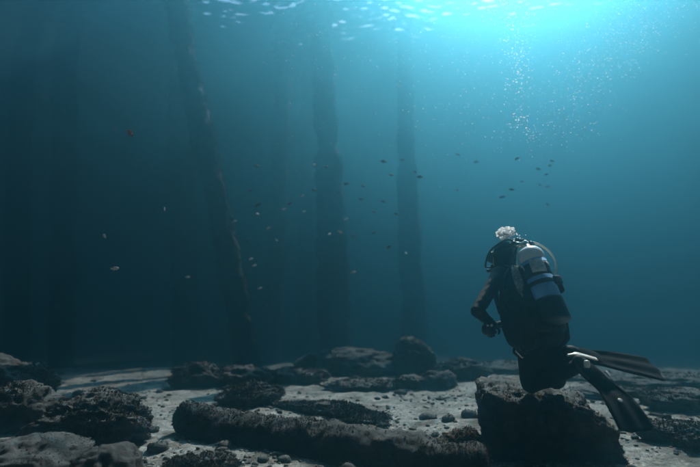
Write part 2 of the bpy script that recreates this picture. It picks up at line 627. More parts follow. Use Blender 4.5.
# ------------------------------------------------------------------ the pier: piles and deck, and an added shading platform
DECK_Z = 10.4
def pile(label, base_px, up_px, d, r0, r1, seed, n_turf, knob=0.12, step=None, tl=0.07, tw=0.012, d_up=None):
    """base_px: where it stands on the seabed; up_px: a second pixel on its axis"""
    b = P(base_px[0], base_px[1], d)
    b.z = GH(b.x, b.y) - 0.1
    q = P(up_px[0], up_px[1], d_up or d)
    ax = q - b
    top = b + ax * ((DECK_Z - 0.05 - b.z) / ax.z)
    n, m = 150, 40
    t = np.linspace(0, 1, n)
    ang = np.linspace(0, 2 * math.pi, m, endpoint=False)
    T, A = np.meshgrid(t, ang, indexing='ij')
    T, A = T.ravel(), A.ravel()
    base, dv = np.array(b), np.array(top - b)
    u, v, _ = basis(top - b)
    u, v = np.array(u), np.array(v)
    rad = np.cos(A)[:, None] * u + np.sin(A)[:, None] * v
    c = base + T[:, None] * dv
    r = r0 + (r1 - r0) * T
    if step:
        r = r * (1 + step[1] * 0.5 * (1 - np.tanh((T - step[0]) * 60)))
    wob = np.stack([fbm(np.stack([T * 6, T * 0 + seed, T * 0], 1), 1, 2, seed), fbm(np.stack([T * 6, T * 0 + seed + 9, T * 0], 1), 1, 2, seed + 1), 0 * T], 1) * 0.04
    p = c + rad * r[:, None]
    k = 0.72 * knob * (0.55 * fbm(p, 1.6, 2, seed) + 0.5 * np.maximum(ridge(p, 4.2, 3, seed + 3), -0.3) + 0.25 * fbm(p, 13, 3, seed + 7))
    p = p + rad * k[:, None] + wob
    i = np.arange(n * m).reshape(n, m)
    j = np.roll(i, -1, 1)
    f = np.stack([i[:-1], j[:-1], j[1:], i[1:]], -1).reshape(-1, 4)
    root = empty('pier_pile', b)
    o = mesh_obj('shaft', from_np('shaft', p, f), M['pile'], root)
    if n_turf:
        turf('crust_growth', o, n_turf, tl, tw, M['crust'], root, seed + 50, up=0.2, minz=-2, leafy=True)
    tag(root, label, 'pile', 'piles under the pier')
    return root

pile('leaning pile covered in knobbly growth, rising behind the weedy rocks', (252, 363), (214, 190), 11.0, 0.24, 0.19, 3, 5200, 0.13)
pile('thick straight pile with a swollen lower trunk behind the far long boulder', (337, 352), (325, 110), 14.0, 0.31, 0.27, 14, 3600, 0.15, (0.58, 0.32))
pile('slim upright pile in the brightest water beside the far round boulder', (414, 352), (405, 95), 15.5, 0.29, 0.20, 25, 3000, 0.13, (0.60, 0.22))
pile('faint pile between the leaning pile and the thick straight pile', (272, 352), (281, 110), 16.5, 0.27, 0.22, 36, 1600, 0.12)
pile('very faint thin pile close behind the thick straight pile', (304, 345), (306, 180), 21, 0.30, 0.26, 47, 900, 0.12)
pile('broad dim pile standing in the dark next to the leaning pile', (187, 358), (182, 160), 14.5, 0.36, 0.30, 58, 2200, 0.14)
pile('dark pile standing second along the shaded row', (62, 358), (64, 150), 15.0, 0.32, 0.28, 69, 1800, 0.14)
pile('dark pile at the far shaded end of the row', (16, 358), (20, 170), 15.5, 0.32, 0.28, 80, 1500, 0.14)

def build_deck(e, o0, LEN, WID, label, step=0.30):
    e = e.normalized()
    nrm = Vector((-e.y, e.x, 0))
    root = empty('pier_or_shade_deck', o0 + nrm * WID / 2)
    def box(name, c, hx, hy, hz, me=None):
        if me is None:
            bm = bmesh.new()
            bmesh.ops.create_cube(bm, size=2)
            rot = Matrix((nrm, e, Vector((0, 0, 1)))).transposed()
            for w in bm.verts:
                w.co = rot @ Vector((w.co.x * hx, w.co.y * hy, w.co.z * hz))
            me = bpy.data.meshes.new(name)
            bm.to_mesh(me)
            bm.free()
            me.materials.append(M['wood'])
        o = bpy.data.objects.new(name, me)
        COL.objects.link(o)
        o.parent = root
        o.location = c - root.location
        return me
    me = None
    k = 0
    s = step / 2
    while s < LEN:
        me = box('plank', o0 + nrm * WID / 2 + e * s + Vector((0, 0, 0.02 + 0.004 * (k % 2))), WID / 2, step / 2 - 0.008, 0.03, me)
        s += step
        k += 1
    me = None
    nb = max(3, int(WID / 2))
    for i in range(nb):
        me = box('beam', o0 + nrm * (0.3 + i * (WID - 0.6) / (nb - 1)) + e * LEN / 2 + Vector((0, 0, -0.135)), 0.1, LEN / 2 - 0.05, 0.12, me)
    tag(root, label, 'pier')
build_deck(Vector((0.447, 0.894, 0)), Vector((-5.1, 12.0, DECK_Z)), 47.0, 18.0, 'timber pier deck carried by the piles above the sea')
build_deck(Vector((0, 1, 0)), Vector((15, -14, DECK_Z + 0.08)), 18.5, 33.0, 'broad timber platform added unseen above the sea to shade the near water', 0.40)  # added out of view: blocks skylight so water near the camera stays dark

# ------------------------------------------------------------------ rocks
def at(px, py, z=0.0):
    g = G(px, py, z)
    return (g.x, g.y)

# the block the diver kneels on
def knee_block():
    n = 44
    c = P(541, 432, 3.80)
    bm = bmesh.new()
    bmesh.ops.create_cube(bm, size=2)
    bmesh.ops.subdivide_edges(bm, edges=bm.edges, cuts=n, use_grid_fill=True)
    p = np.array([v.co[:] for v in bm.verts])
    l8 = (np.abs(p) ** 9).sum(1) ** (1 / 9)
    p = p / l8[:, None]
    hx, hy, hz = 0.45, 0.38, 0.27
    q = p * np.array([hx, hy, hz])
    # the top leans down to the right and to the front, one corner stays sharp
    q[:, 2] += np.where(p[:, 2] > 0, p[:, 2], 0) * (-0.06 * p[:, 0] + 0.02 * p[:, 1])
    q[:, 0] *= 1 + 0.05 * p[:, 2] * (p[:, 0] < 0) - 0.16 * p[:, 2] * (p[:, 0] > 0)
    k = 0.035 * fbm(q, 2.2, 3, 211) + 0.028 * ridge(q, 5.5, 4, 217) + 0.014 * fbm(q, 26, 3, 222)
    q = q + p * k[:, None]
    a = R(-14)
    q = np.stack([q[:, 0] * math.cos(a) - q[:, 1] * math.sin(a), q[:, 0] * math.sin(a) + q[:, 1] * math.cos(a), q[:, 2]], 1)
    base = Vector((c.x, c.y, 0))
    q = q + np.array([c.x, c.y, hz - 0.08])
    q[:, 2] = np.maximum(q[:, 2], -0.15)
    for v, w in zip(bm.verts, q): v.co = w
    root = empty('boulder', base)
    o = bm_obj('stone', bm, M['rock'], root)
    turf('algae_tufts', o, 2200, 0.014, 0.003, M['turf_dark'], root, 5, up=0.3, minz=0.1)
    tag(root, 'big dark flat topped block of rock the diver kneels on', 'rock')
    return o
block = knee_block()

# near left
boulder('boulder', 'smooth pale rounded rock capped with silt in front of the weedy hump', at(103, 496), (0.20, 0.19, 0.185), 0.3, 4, 0.16, 5, 'rock_pale', 1500, 0.012, 0.003, 'turf', sink=0.35)
boulder('boulder', 'broad weedy hump of rock behind the smooth pale rounded rock', at(96, 440), (0.40, 0.30, 0.20), 0.15, 6, 0.38, 6, 'rock', 9000, 0.035, 0.005, 'turf_dark', sink=0.35)
boulder('boulder', 'low pale silted slab of rock beside the smooth rounded rock', at(14, 474), (0.40, 0.30, 0.155), 0.5, 8, 0.3, 5, 'rock_pale', 2500, 0.018, 0.003, 'turf', sink=0.35)
boulder('boulder', 'dark shadowed rock beyond the low pale silted slab', at(12, 430), (0.42, 0.3, 0.20), 0.2, 10, 0.4, 5, 'rock', 3500, 0.035, 0.006, 'turf_dark', sink=0.3)
boulder('boulder', 'tall dark rock under the far shaded pile', at(2, 402), (0.55, 0.4, 0.28), 0.1, 15, 0.4, 5, 'rock', 2500, 0.05, 0.008, 'turf_dark', sink=0.3)
boulder('boulder', 'small weedy lump on the sand in front of the log', at(205, 472), (0.22, 0.12, 0.055), 0.1, 12, 0.5, 5, 'rock', 3500, 0.045, 0.004, 'turf', sink=0.4)
# middle
boulder('boulder', 'small round weedy rock left of the leaning pile foot', at(197, 386), (0.36, 0.30, 0.20), 0.2, 21, 0.45, 5, 'rock', 2200, 0.06, 0.008, 'turf', sink=0.3)
boulder('boulder', 'knobbly weed covered rock just behind the log', at(247, 403), (0.34, 0.26, 0.13), 0.3, 23, 0.5, 6, 'rock', 6500, 0.055, 0.007, 'turf', sink=0.3)
boulder('boulder', 'weedy rock at the foot of the leaning pile', at(240, 385), (0.42, 0.34, 0.15), 0.0, 24, 0.5, 5, 'rock', 3000, 0.06, 0.008, 'turf', sink=0.3)
boulder('boulder', 'low weedy rock right of the leaning pile foot', at(293, 382), (0.42, 0.34, 0.12), 0.1, 27, 0.5, 5, 'rock', 2600, 0.06, 0.008, 'turf', sink=0.3)
boulder('boulder', 'long low ragged mound of weed lying on the sand', at(325, 411), (0.58, 0.20, 0.06), -0.55, 29, 0.6, 6, 'rock', 9500, 0.06, 0.006, 'turf', sink=0.35)
boulder('boulder', 'ragged tip of the weed mound next to the log', at(365, 424), (0.2, 0.13, 0.05), -0.3, 31, 0.6, 5, 'rock', 4500, 0.055, 0.006, 'turf', sink=0.35)
boulder('boulder', 'flat dark rock in front of the far long boulder', at(366, 389), (0.62, 0.30, 0.075), 0.0, 33, 0.5, 5, 'rock', 2600, 0.05, 0.008, 'turf', sink=0.3)
boulder('boulder', 'far long boulder at the foot of the thick straight pile', at(352, 373), (0.88, 0.55, 0.27), 0.1, 35, 0.35, 5, 'rock', 3200, 0.06, 0.010, 'turf', sink=0.3)
boulder('boulder', 'far round boulder at the foot of the slim upright pile', at(413, 374), (0.40, 0.36, 0.34), 0.0, 37, 0.35, 5, 'rock', 1600, 0.06, 0.010, 'turf', sink=0.3)
boulder('boulder', 'dark boulder on the sand between the far round boulder and the diver', at(458, 378), (0.42, 0.34, 0.17), -0.2, 39, 0.4, 5, 'rock', 1800, 0.06, 0.009, 'turf', sink=0.3)
boulder('boulder', 'small dark stone beside the flat dark rock', at(411, 388), (0.26, 0.18, 0.10), 0.0, 41, 0.5, 4, 'rock', 700, 0.05, 0.008, 'turf', sink=0.3)
boulder('boulder', 'small stone against the boulder between far round boulder and diver', at(440, 388), (0.26, 0.2, 0.11), 0.3, 43, 0.5, 4, 'rock', 700, 0.05, 0.008, 'turf', sink=0.3)
boulder('boulder', 'rust tinted lump of rock wedged between the log and the kneeling block', at(462, 457), (0.17, 0.14, 0.10), 0.2, 45, 0.45, 5, 'rock_rust', 3000, 0.025, 0.004, 'turf', sink=0.3)
boulder('boulder', 'faint far boulder in the haze behind the diver', at(500, 369), (0.6, 0.5, 0.15), 0.1, 47, 0.4, 4, 'rock', 900, 0.06, 0.012, 'turf', sink=0.35)
# right
boulder('boulder', 'low dark weedy rock beyond the drooping swim fin', at(690, 408), (0.6, 0.36, 0.10), 0.2, 51, 0.5, 5, 'rock', 4200, 0.04, 0.006, 'turf', sink=0.35)
boulder('boulder', 'flat weedy rock on the sand under the drooping fin tip', at(692, 452), (0.26, 0.2, 0.075), 0.1, 53, 0.5, 5, 'rock', 4200, 0.03, 0.005, 'turf', sink=0.4)
boulder('boulder', 'long faint rock ridge behind the level swim fin', at(655, 384), (1.0, 0.5, 0.10), 0.0, 55, 0.5, 5, 'rock', 2400, 0.05, 0.01, 'turf', sink=0.4)
boulder('boulder', 'weed patch on the sand behind the kneeling block', at(610, 398), (0.5, 0.3, 0.075), 0.2, 57, 0.5, 5, 'rock', 2400, 0.04, 0.007, 'turf', sink=0.4)

# sunken log
def build_log():
    a = G(180, 431); b = G(490, 486)
    ra, rb = 0.165, 0.185
    a = Vector((a.x, a.y, ra * 0.72)); b = Vector((b.x, b.y, rb * 0.55))
    n, m = 220, 56
    t = np.linspace(0, 1, n)
    ang = np.linspace(0, 2 * math.pi, m, endpoint=False)
    T, A = np.meshgrid(t, ang, indexing='ij')
    T, A = T.ravel(), A.ravel()
    u, v, d = basis(b - a)
    rr = (ra + (rb - ra) * T)
    end = np.minimum(1, np.minimum(T, 1 - T) / 0.035)
    rr = rr * np.sqrt(np.clip(1 - (1 - end) ** 2, 0.0, 1) * 0.97 + 0.0001)
    rad = np.cos(A)[:, None] * np.array(u) + np.sin(A)[:, None] * np.array(v)
    p = np.array(a) + T[:, None] * np.array(b - a) + rad * rr[:, None]
    st = p.copy()
    k = 0.045 * fbm(p, 1.8, 3, 301) + 0.016 * ridge(p, 7, 3, 305) + 0.006 * fbm(p, 30, 2, 308)
    sag = 0.05 * np.sin(T * math.pi * 1.0)
    p = p + rad * (k * end)[:, None]
    p[:, 2] -= sag
    i = np.arange(n * m).reshape(n, m)
    j = np.roll(i, -1, 1)
    f = np.stack([i[:-1], j[:-1], j[1:], i[1:]], -1).reshape(-1, 4)
    root = empty('sunken_log', Vector(((a.x + b.x) / 2, (a.y + b.y) / 2, 0)))
    o = mesh_obj('trunk', from_np('trunk', p, f), M['timber'], root)
    turf('algae_tufts', o, 4500, 0.014, 0.003, M['turf_dark'], root, 9, up=0.4, minz=-0.35)
    tag(root, 'thick sunken log furred with dark algae lying across the sand', 'log')
build_log()

# loose rubble and pebbles, uncountable
def scatter_stones(name, label, n, dmin, dmax, smin, smax, mat, seed, sub=1, flat=0.6, xs=1.0):
    g = np.random.default_rng(seed)
    v, f = ico(sub)
    vs_, fs_ = [], []
    d = dmin * (dmax / dmin) ** g.random(n)
    th = (g.random(n) - 0.5) * R(84) * xs
    x, y = d * np.sin(th), d * np.cos(th)
    dens = fbm(np.stack([x, y, 0 * x], 1), 0.9, 3, seed + 2)
    keep = dens > -0.25 + 0.5 * (g.random(n) - 0.5)
    x, y, d = x[keep], y[keep], d[keep]
    h = ground_height(x, y)
    for i in range(len(x)):
        s = smin * (smax / smin) ** (g.random() ** 2.2)
        sc = s * np.array([1, 0.6 + 0.4 * g.random(), flat * (0.6 + 0.6 * g.random())])
        w = v * (1 + 0.35 * (g.random(len(v)) - 0.5))[:, None] * sc
        a = g.random() * 6.28
        w = np.stack([w[:, 0] * math.cos(a) - w[:, 1] * math.sin(a), w[:, 0] * math.sin(a) + w[:, 1] * math.cos(a), w[:, 2]], 1)
        vs_.append(w + np.array([x[i], y[i], h[i] + sc[2] * 0.3]))
        fs_.append(f + i * len(v))
    o = mesh_obj(name, from_np(name, np.concatenate(vs_), np.concatenate(fs_)), M[mat])
    tag(o, label, 'rubble', kind='stuff')
    return o
scatter_stones('gravel', 'fine shell gravel and pebbles scattered over the sand', 12000, 1.9, 14, 0.006, 0.035, 'pebble', 401)
rub = scatter_stones('rubble', 'small dark weedy rubble scattered over the sand', 1500, 2.4, 18, 0.018, 0.10, 'rock', 431, 2, 0.55)
turf('algae_tufts', rub, 5000, 0.014, 0.004, M['turf'], rub, 77, minz=0)

# ------------------------------------------------------------------ the diver
FWD = Vector((-0.56, 0.83, 0)).normalized()
LFT = Vector((-FWD.y, FWD.x, 0))
LEAN = R(23)
O = P(537, 330, 3.66)
U = FWD * math.sin(LEAN) + Vector((0, 0, 1)) * math.cos(LEAN)
BK = -FWD * math.cos(LEAN) + Vector((0, 0, 1)) * math.sin(LEAN)
UP = Vector((0, 0, 1))
def T(u, b, l):
    return O + U * u + BK * b + LFT * l

def build_diver():
    knee_l, knee_r = P(531, 383, 3.60), P(556, 379, 3.78)
    base = (knee_l + knee_r) / 2
    base.z -= 0.07
    D = empty('diver', base)
    hip_l, hip_r = T(-0.02, 0, 0.10), T(-0.02, 0, -0.10)
    ank_l, ank_r = P(582, 364, 3.36), P(571, 352, 3.52)
    sh_l, sh_r = T(0.47, 0.0, 0.185), T(0.47, 0.0, -0.185)
    elb_l, wri_l = P(477, 311, 3.53), P(493, 325, 3.70)
    elb_r, wri_r = P(527, 308, 4.02), P(505, 322, 3.92)
    neck = T(0.53, -0.01, 0)
    HF = Vector((-0.30, 0.95, 0)).normalized()
    HL = Vector((-HF.y, HF.x, 0))
    head = neck + FWD * 0.055 + UP * 0.118
    toe_r = ank_r + (P(612, 362, 3.55) - ank_r).normalized() * 0.20
    toe_l = ank_l + (P(612, 392, 3.22) - ank_l).normalized() * 0.20

    # ---- body: one continuous skin in a wetsuit
    bm = bmesh.new()
    loft(bm, [ring(T(u, b, 0), LFT, BK, w, t, 24, 2.4) for u, b, w, t in (
        (-0.15, 0.02, 0.12, 0.09), (-0.10, 0.02, 0.175, 0.135), (0.0, 0.015, 0.19, 0.14), (0.10, 0.0, 0.16, 0.115), (0.20, -0.01, 0.155, 0.11),
        (0.32, -0.01, 0.175, 0.122), (0.42, -0.005, 0.18, 0.118), (0.49, 0.0, 0.15, 0.09), (0.54, 0.0, 0.08, 0.065))])
    capsule(bm, T(0.45, 0, 0.1), sh_l, 0.075, 0.072)
    capsule(bm, T(0.45, 0, -0.1), sh_r, 0.075, 0.072)
    for s, e, w in ((sh_l, elb_l, wri_l), (sh_r, elb_r, wri_r)):
        capsule(bm, s, e, 0.066, 0.047)
        capsule(bm, e, w, 0.048, 0.033)
    for h, k, a in ((hip_l, knee_l, ank_l), (hip_r, knee_r, ank_r)):
        capsule(bm, h, k, 0.118, 0.078)
        calf = k.lerp(a, 0.33) + Vector((0, 0, -0.012))
        capsule(bm, k, calf, 0.072, 0.068)
        capsule(bm, calf, a, 0.068, 0.048)
    for a, t in ((ank_l, toe_l), (ank_r, toe_r)):
        d = (t - a).normalized()
        capsule(bm, a - d * 0.03, t - d * 0.05, 0.043, 0.038)
    capsule(bm, neck - U * 0.05, head - UP * 0.02, 0.066, 0.06)
    # head: skull, jaw, nose
    loft(bm, [ring(head + UP * z + HF * f, HF, HL, a, b, 22) for z, f, a, b in (
        (-0.135, 0.03, 0.035, 0.035), (-0.115, 0.02, 0.07, 0.055), (-0.07, 0.01, 0.09, 0.068), (-0.02, 0.0, 0.10, 0.076),
        (0.04, -0.005, 0.104, 0.08), (0.085, -0.01, 0.09, 0.07), (0.115, -0.012, 0.06, 0.047), (0.128, -0.012, 0.02, 0.018))])
    capsule(bm, head + HF * 0.098 + UP * 0.02, head + HF * 0.122 - UP * 0.02, 0.012, 0.018, 10)
    # hands: palm, four fingers and thumb, curled round what they hold
    hold = P(488.5, 329.5, 3.60)
    for w, tgt, sgn in ((wri_l, hold, 1), (wri_r, wri_r + FWD * 0.06 + LFT * 0.10 - UP * 0.03, -1)):
        d = (tgt - w).normalized()
        s = d.cross(UP).normalized()
        n = s.cross(d).normalized()
        palm = w + d * 0.06
        loft(bm, [ring(w + d * t, s, n, a, b, 16, 3) for t, a, b in ((-0.01, 0.028, 0.022), (0.03, 0.036, 0.02), (0.07, 0.043, 0.018), (0.095, 0.038, 0.013))])
        for i, (off, L) in enumerate(((-0.033, 0.07), (-0.011, 0.082), (0.011, 0.076), (0.033, 0.058))):
            p0 = w + d * 0.088 + s * off
            p1 = p0 + (d * 0.8 - n * 0.6) * L * 0.45
            p2 = p1 + (d * 0.15 - n * 1.0) * L * 0.34
            p3 = p2 + (-d * 0.6 - n * 0.7) * L * 0.28
            capsule(bm, p0, p1, 0.0105, 0.010, 10); capsule(bm, p1, p2, 0.010, 0.009, 10); capsule(bm, p2, p3, 0.009, 0.008, 10)
        p0 = w + d * 0.035 - s * 0.034 * sgn
        p1 = p0 + (d * 0.5 - s * 0.6 * sgn - n * 0.5) * 0.05
        p2 = p1 + (d * 0.8 - n * 0.5) * 0.035
        capsule(bm, p0, p1, 0.014, 0.012, 10); capsule(bm, p1, p2, 0.012, 0.010, 10)
    def folds(c):
        return 0.0035 * fbm(c, 13, 3, 500) + 0.002 * ridge(c, 7, 2, 503) - 0.001
    merge_skin('body', bm, M['suit'], D, 0.0065, 5, folds)

    # ---- face inside the hood opening (skin) with eyes behind the mask
    bm = bmesh.new()
    fc = head + HF * 0.096
    loft(bm, [ring(fc + HF * t - UP * 0.02, HL, UP, a, b, 20) for t, a, b in ((-0.06, 0.062, 0.078), (-0.012, 0.056, 0.072), (0.006, 0.04, 0.055), (0.011, 0.015, 0.02))])
    face = bm_obj('face', bm, M['skin'], D)
    for s in (-1, 1):
        bm = bmesh.new()
        bmesh.ops.create_icosphere(bm, subdivisions=2, radius=0.012, matrix=Matrix.Translation(fc + HF * 0.004 + HL * 0.032 * s + UP * 0.012))
        bm_obj('eye', bm, M['white_plastic'], face)

    # ---- hood: neoprene cap a little larger than the skull, with a bib round the neck
    bm = bmesh.new()
    loft(bm, [ring(head + UP * z + HF * f, HF, HL, a, b, 24) for z, f, a, b in (
        (-0.10, -0.02, 0.082, 0.075), (-0.06, -0.016, 0.094, 0.079), (-0.01, -0.014, 0.103, 0.083), (0.04, -0.014, 0.107, 0.085),
        (0.085, -0.018, 0.095, 0.075), (0.115, -0.02, 0.068, 0.055), (0.131, -0.02, 0.025, 0.022))])
    capsule(bm, neck - U * 0.04, head - UP * 0.07 - HF * 0.01, 0.088, 0.078)
    hood = merge_skin('hood', bm, M['suit'], D, 0.007, 4, lambda c: 0.003 * ridge(c, 14, 2, 510))
    bm = bmesh.new()
    # mask strap round the back of the head
    pts = [head + HF * (0.118 * math.cos(a) - 0.012) + HL * 0.094 * math.sin(a) + UP * (0.028 - 0.02 * math.cos(a)) for a in np.linspace(0.75, 2 * math.pi - 0.75, 14)]
    strip(bm, pts, [0.014, 0.024, 0.034, 0.034, 0.024, 0.014], UP, 0.004, 4)
    strap = bm_obj('mask_strap', bm, M['rubber'], D)
    # mask: skirt, two lenses
    bm = bmesh.new()
    mc = head + HF * 0.118 + UP * 0.012
    loft(bm, [ring(mc + HF * t, HL, UP, a, b, 24, 3.2) for t, a, b in ((-0.035, 0.082, 0.052), (-0.005, 0.084, 0.054), (0.022, 0.078, 0.047), (0.026, 0.070, 0.040))])
    mask = bm_obj('dive_mask', bm, M['rubber'], D)
    for s in (-1, 1):
        bm = bmesh.new()
        c = mc + HF * 0.026 + HL * 0.037 * s
        loft(bm, [ring(c + HF * t, HL, UP, a, b, 18, 3) for t, a, b in ((-0.01, 0.03, 0.032), (0.004, 0.03, 0.032))])
        bm_obj('lens', bm, M['glass'], mask, False)
    # regulator second stage with exhaust tee
    bm = bmesh.new()
    rc = head + HF * 0.135 - UP * 0.072
    lathe(bm, rc - HF * 0.02, HF, [(0, 0.02), (0.004, 0.036), (0.03, 0.04), (0.044, 0.034), (0.05, 0.01)], 22)
    capsule(bm, rc + HL * 0.07 - UP * 0.03, rc - HL * 0.07 - UP * 0.03, 0.016, 0.016, 12)
    bm_obj('regulator', bm, M['rubber'], D)

    # ---- air tank on the back
    t0, t1 = T(0.015, 0.205, 0.04), T(0.60, 0.215, -0.012)
    ax = (t1 - t0).normalized()
    tank = empty('air_tank', t0, D)
    RT = 0.104
    bm = bmesh.new()
    lathe(bm, t0, ax, [(0.0, 0.07), (0.01, RT), (0.47, RT)], 40)
    bm_obj('cylinder', bm, M['blue_paint'], tank)
    bm = bmesh.new()
    lathe(bm, t0, ax, [(0.468, RT * 0.98), (0.4705, RT + 0.0015), (0.53, RT + 0.001), (0.56, RT * 0.93), (0.585, RT * 0.76), (0.602, RT * 0.5), (0.612, RT * 0.28), (0.635, RT * 0.26)], 40)
    bm_obj('shoulder', bm, M['white_paint'], tank)
    bm = bmesh.new()
    lathe(bm, t0, ax, [(-0.04, 0.085), (-0.036, RT + 0.004), (-0.02, RT + 0.008), (0.13, RT + 0.007), (0.145, RT + 0.004), (0.147, RT)], 40)
    bm_obj('boot', bm, M['rubber'], tank)
    # patch helper on the cylinder wall
    u0, v0, a0 = basis(ax)
    def wall(ang, t, r):
        return t0 + a0 * t + (u0 * math.cos(ang) + v0 * math.sin(ang)) * r
    # the direction on the wall that faces away from the diver and a little to the left
    def ang_of(vec):
        return math.atan2(vec.dot(v0), vec.dot(u0))
    aB, aL = ang_of(BK), ang_of(LFT)
    sg = 1 if math.sin(aL - aB) > 0 else -1
    def patch(name, a_lo, a_hi, t_lo, t_hi, r, mat, par, skew=0.0, n=14, m=4):
        bm = bmesh.new()
        g = [[bm.verts.new(wall(aB + sg * R(a_lo + (a_hi - a_lo) * i / n), t_lo + (t_hi - t_lo) * j / m + skew * i / n, r)) for j in range(m + 1)] for i in range(n + 1)]
        h = [[bm.verts.new(wall(aB + sg * R(a_lo + (a_hi - a_lo) * i / n), t_lo + (t_hi - t_lo) * j / m + skew * i / n, r - 0.004)) for j in range(m + 1)] for i in range(n + 1)]
        for A in (g, h):
            for i in range(n):
                for j in range(m):
                    bm.faces.new((A[i][j], A[i + 1][j], A[i + 1][j + 1], A[i][j + 1]))
        for i in range(n):
            for j in (0, m):
                bm.faces.new((g[i][j], g[i + 1][j], h[i + 1][j], h[i][j]))
        for j in range(m):
            for i in (0, n):
                bm.faces.new((g[i][j], g[i][j + 1], h[i][j + 1], h[i][j]))
        return bm_obj(name, bm, mat, par)
    patch('paint_band', -180, 180, 0.322, 0.440, RT + 0.0025, M['webbing'], tank, n=48)
    lab = patch('label', 14, 74, 0.338, 0.452, RT + 0.0045, M['label'], tank, 0.012)
    # worn pale lettering, too faded to read
    for a, w, tl, th in ((-8, 5, 0.400, 0.430), (-18, 7, 0.398, 0.402), (-17, 3, 0.402, 0.428), (-29, 3, 0.398, 0.428), (-34, 5, 0.424, 0.429), (-34, 5, 0.411, 0.415)):
        patch('lettering', a, a + w, tl, th, RT + 0.0042, M['white_plastic'], tank, n=3, m=1)
    patch('cam_band', -180, 180, 0.25, 0.285, RT + 0.006, M['webbing'], D, n=48)
    # buckle block that stands off the band
    bm = bmesh.new()
    rbox(bm, t0 + a0 * 0.262 + BK * (RT + 0.012) - LFT * 0.045, LFT, a0, BK, 0.045, 0.036, 0.016)
    rbox(bm, t0 + a0 * 0.235 - LFT * (RT + 0.018) + BK * 0.04, BK, a0, LFT, 0.05, 0.055, 0.022)
    bm_obj('band_buckle', bm, M['webbing'], D)
    # valve, knob, first stage
    bm = bmesh.new()
    vt = t0 + a0 * 0.635
    lathe(bm, vt - a0 * 0.01, a0, [(0, 0.024), (0.02, 0.022), (0.045, 0.020), (0.055, 0.012)], 18)
    capsule(bm, vt + a0 * 0.02, vt + a0 * 0.02 - LFT * 0.05, 0.012, 0.011, 12)
    bm_obj('valve', bm, M['chrome'], tank)
    bm = bmesh.new()
    lathe(bm, vt + a0 * 0.02 - LFT * 0.05, -LFT, [(0, 0.012), (0.003, 0.024), (0.03, 0.026), (0.034, 0.015)], 14)
    bm_obj('valve_knob', bm, M['rubber'], tank)
    fs = vt + a0 * 0.035 - BK * 0.055
    bm = bmesh.new()
    lathe(bm, fs + LFT * 0.055, -LFT, [(0, 0.016), (0.006, 0.026), (0.05, 0.026), (0.055, 0.02), (0.085, 0.02), (0.09, 0.008)], 18)
    capsule(bm, fs + U * 0.0, vt + a0 * 0.03, 0.016, 0.016, 12)
    bm_obj('first_stage', bm, M['chrome'], D)
    for q, r in ((fs + U * 0.05 + LFT * 0.0, 0.02), (fs + LFT * 0.075 + U * 0.01, 0.019), (fs - LFT * 0.06 + U * 0.045, 0.021)):
        bm = bmesh.new()
        lathe(bm, q - U * 0.018, U, [(0, r * 0.6), (0.005, r), (0.028, r), (0.034, r * 0.6)], 14)
        bm_obj('port_cap', bm, M['rubber'], D)
    # hoses
    bm = bmesh.new()
    tube(bm, [fs - LFT * 0.02 + BK * 0.02, fs - LFT * 0.07 + BK * 0.06 - U * 0.0, fs - LFT * 0.125 + BK * 0.10 - U * 0.05, fs - LFT * 0.155 + BK * 0.13 - U * 0.14, fs - LFT * 0.15 + BK * 0.13 - U * 0.25, fs - LFT * 0.13 + BK * 0.06 - U * 0.36, fs - LFT * 0.17 - BK * 0.06 - U * 0.42], 0.0085, 10)
    bm_obj('low_pressure_hose', bm, M['cream_hose'], D)
    bm = bmesh.new()
    tube(bm, [fs + HL * 0.03, fs + HL * 0.09 + U * 0.05, head + HL * 0.10 - HF * 0.02 + UP * 0.085, head + HL * 0.132 + HF * 0.03 + UP * 0.02, head + HL * 0.125 + HF * 0.09 - UP * 0.07, rc + HL * 0.05], 0.0085, 10)
    bm_obj('regulator_hose', bm, M['rubber'], D)
    bm = bmesh.new()
    tube(bm, [fs + LFT * 0.04 - U * 0.01, T(0.52, 0.10, 0.12), T(0.40, 0.05, 0.23), T(0.22, -0.03, 0.235), T(0.08, -0.09, 0.21), hold + UP * 0.02], 0.0075, 10)
    bm_obj('gauge_hose', bm, M['rubber'], D)

    # ---- buoyancy vest
    bm = bmesh.new()
    # back bladder
    loft(bm, [ring(T(u, b, 0), LFT, BK, w, t, 24, 3) for u, b, w, t in ((-0.08, 0.11, 0.10, 0.03), (-0.05, 0.115, 0.17, 0.05), (0.06, 0.115, 0.195, 0.058), (0.2, 0.115, 0.19, 0.052), (0.34, 0.11, 0.165, 0.048), (0.46, 0.10, 0.135, 0.04), (0.50, 0.09, 0.09, 0.025))])
    # side lobes that wrap the ribs
    for s in (-1, 1):
        loft(bm, [ring(T(u, b, l * s), LFT, BK, w, t, 18, 2.6) for u, b, l, w, t in ((-0.15, 0.0, 0.165, 0.03, 0.06), (-0.11, 0.0, 0.19, 0.05, 0.11), (0.0, 0.0, 0.205, 0.058, 0.14), (0.12, -0.005, 0.195, 0.05, 0.13), (0.24, 0.0, 0.185, 0.042, 0.115), (0.34, 0.02, 0.175, 0.024, 0.08))])
    loft(bm, [ring(T(u, -0.01, 0), LFT, BK, w, t, 24, 2.6) for u, w, t in ((-0.02, 0.15, 0.12), (0.0, 0.172, 0.142), (0.09, 0.17, 0.14), (0.11, 0.15, 0.12))])
    vest = merge_skin('buoyancy_vest', bm, M['webbing'], D, 0.008, 5, lambda c: 0.005 * ridge(c, 10, 2, 520))
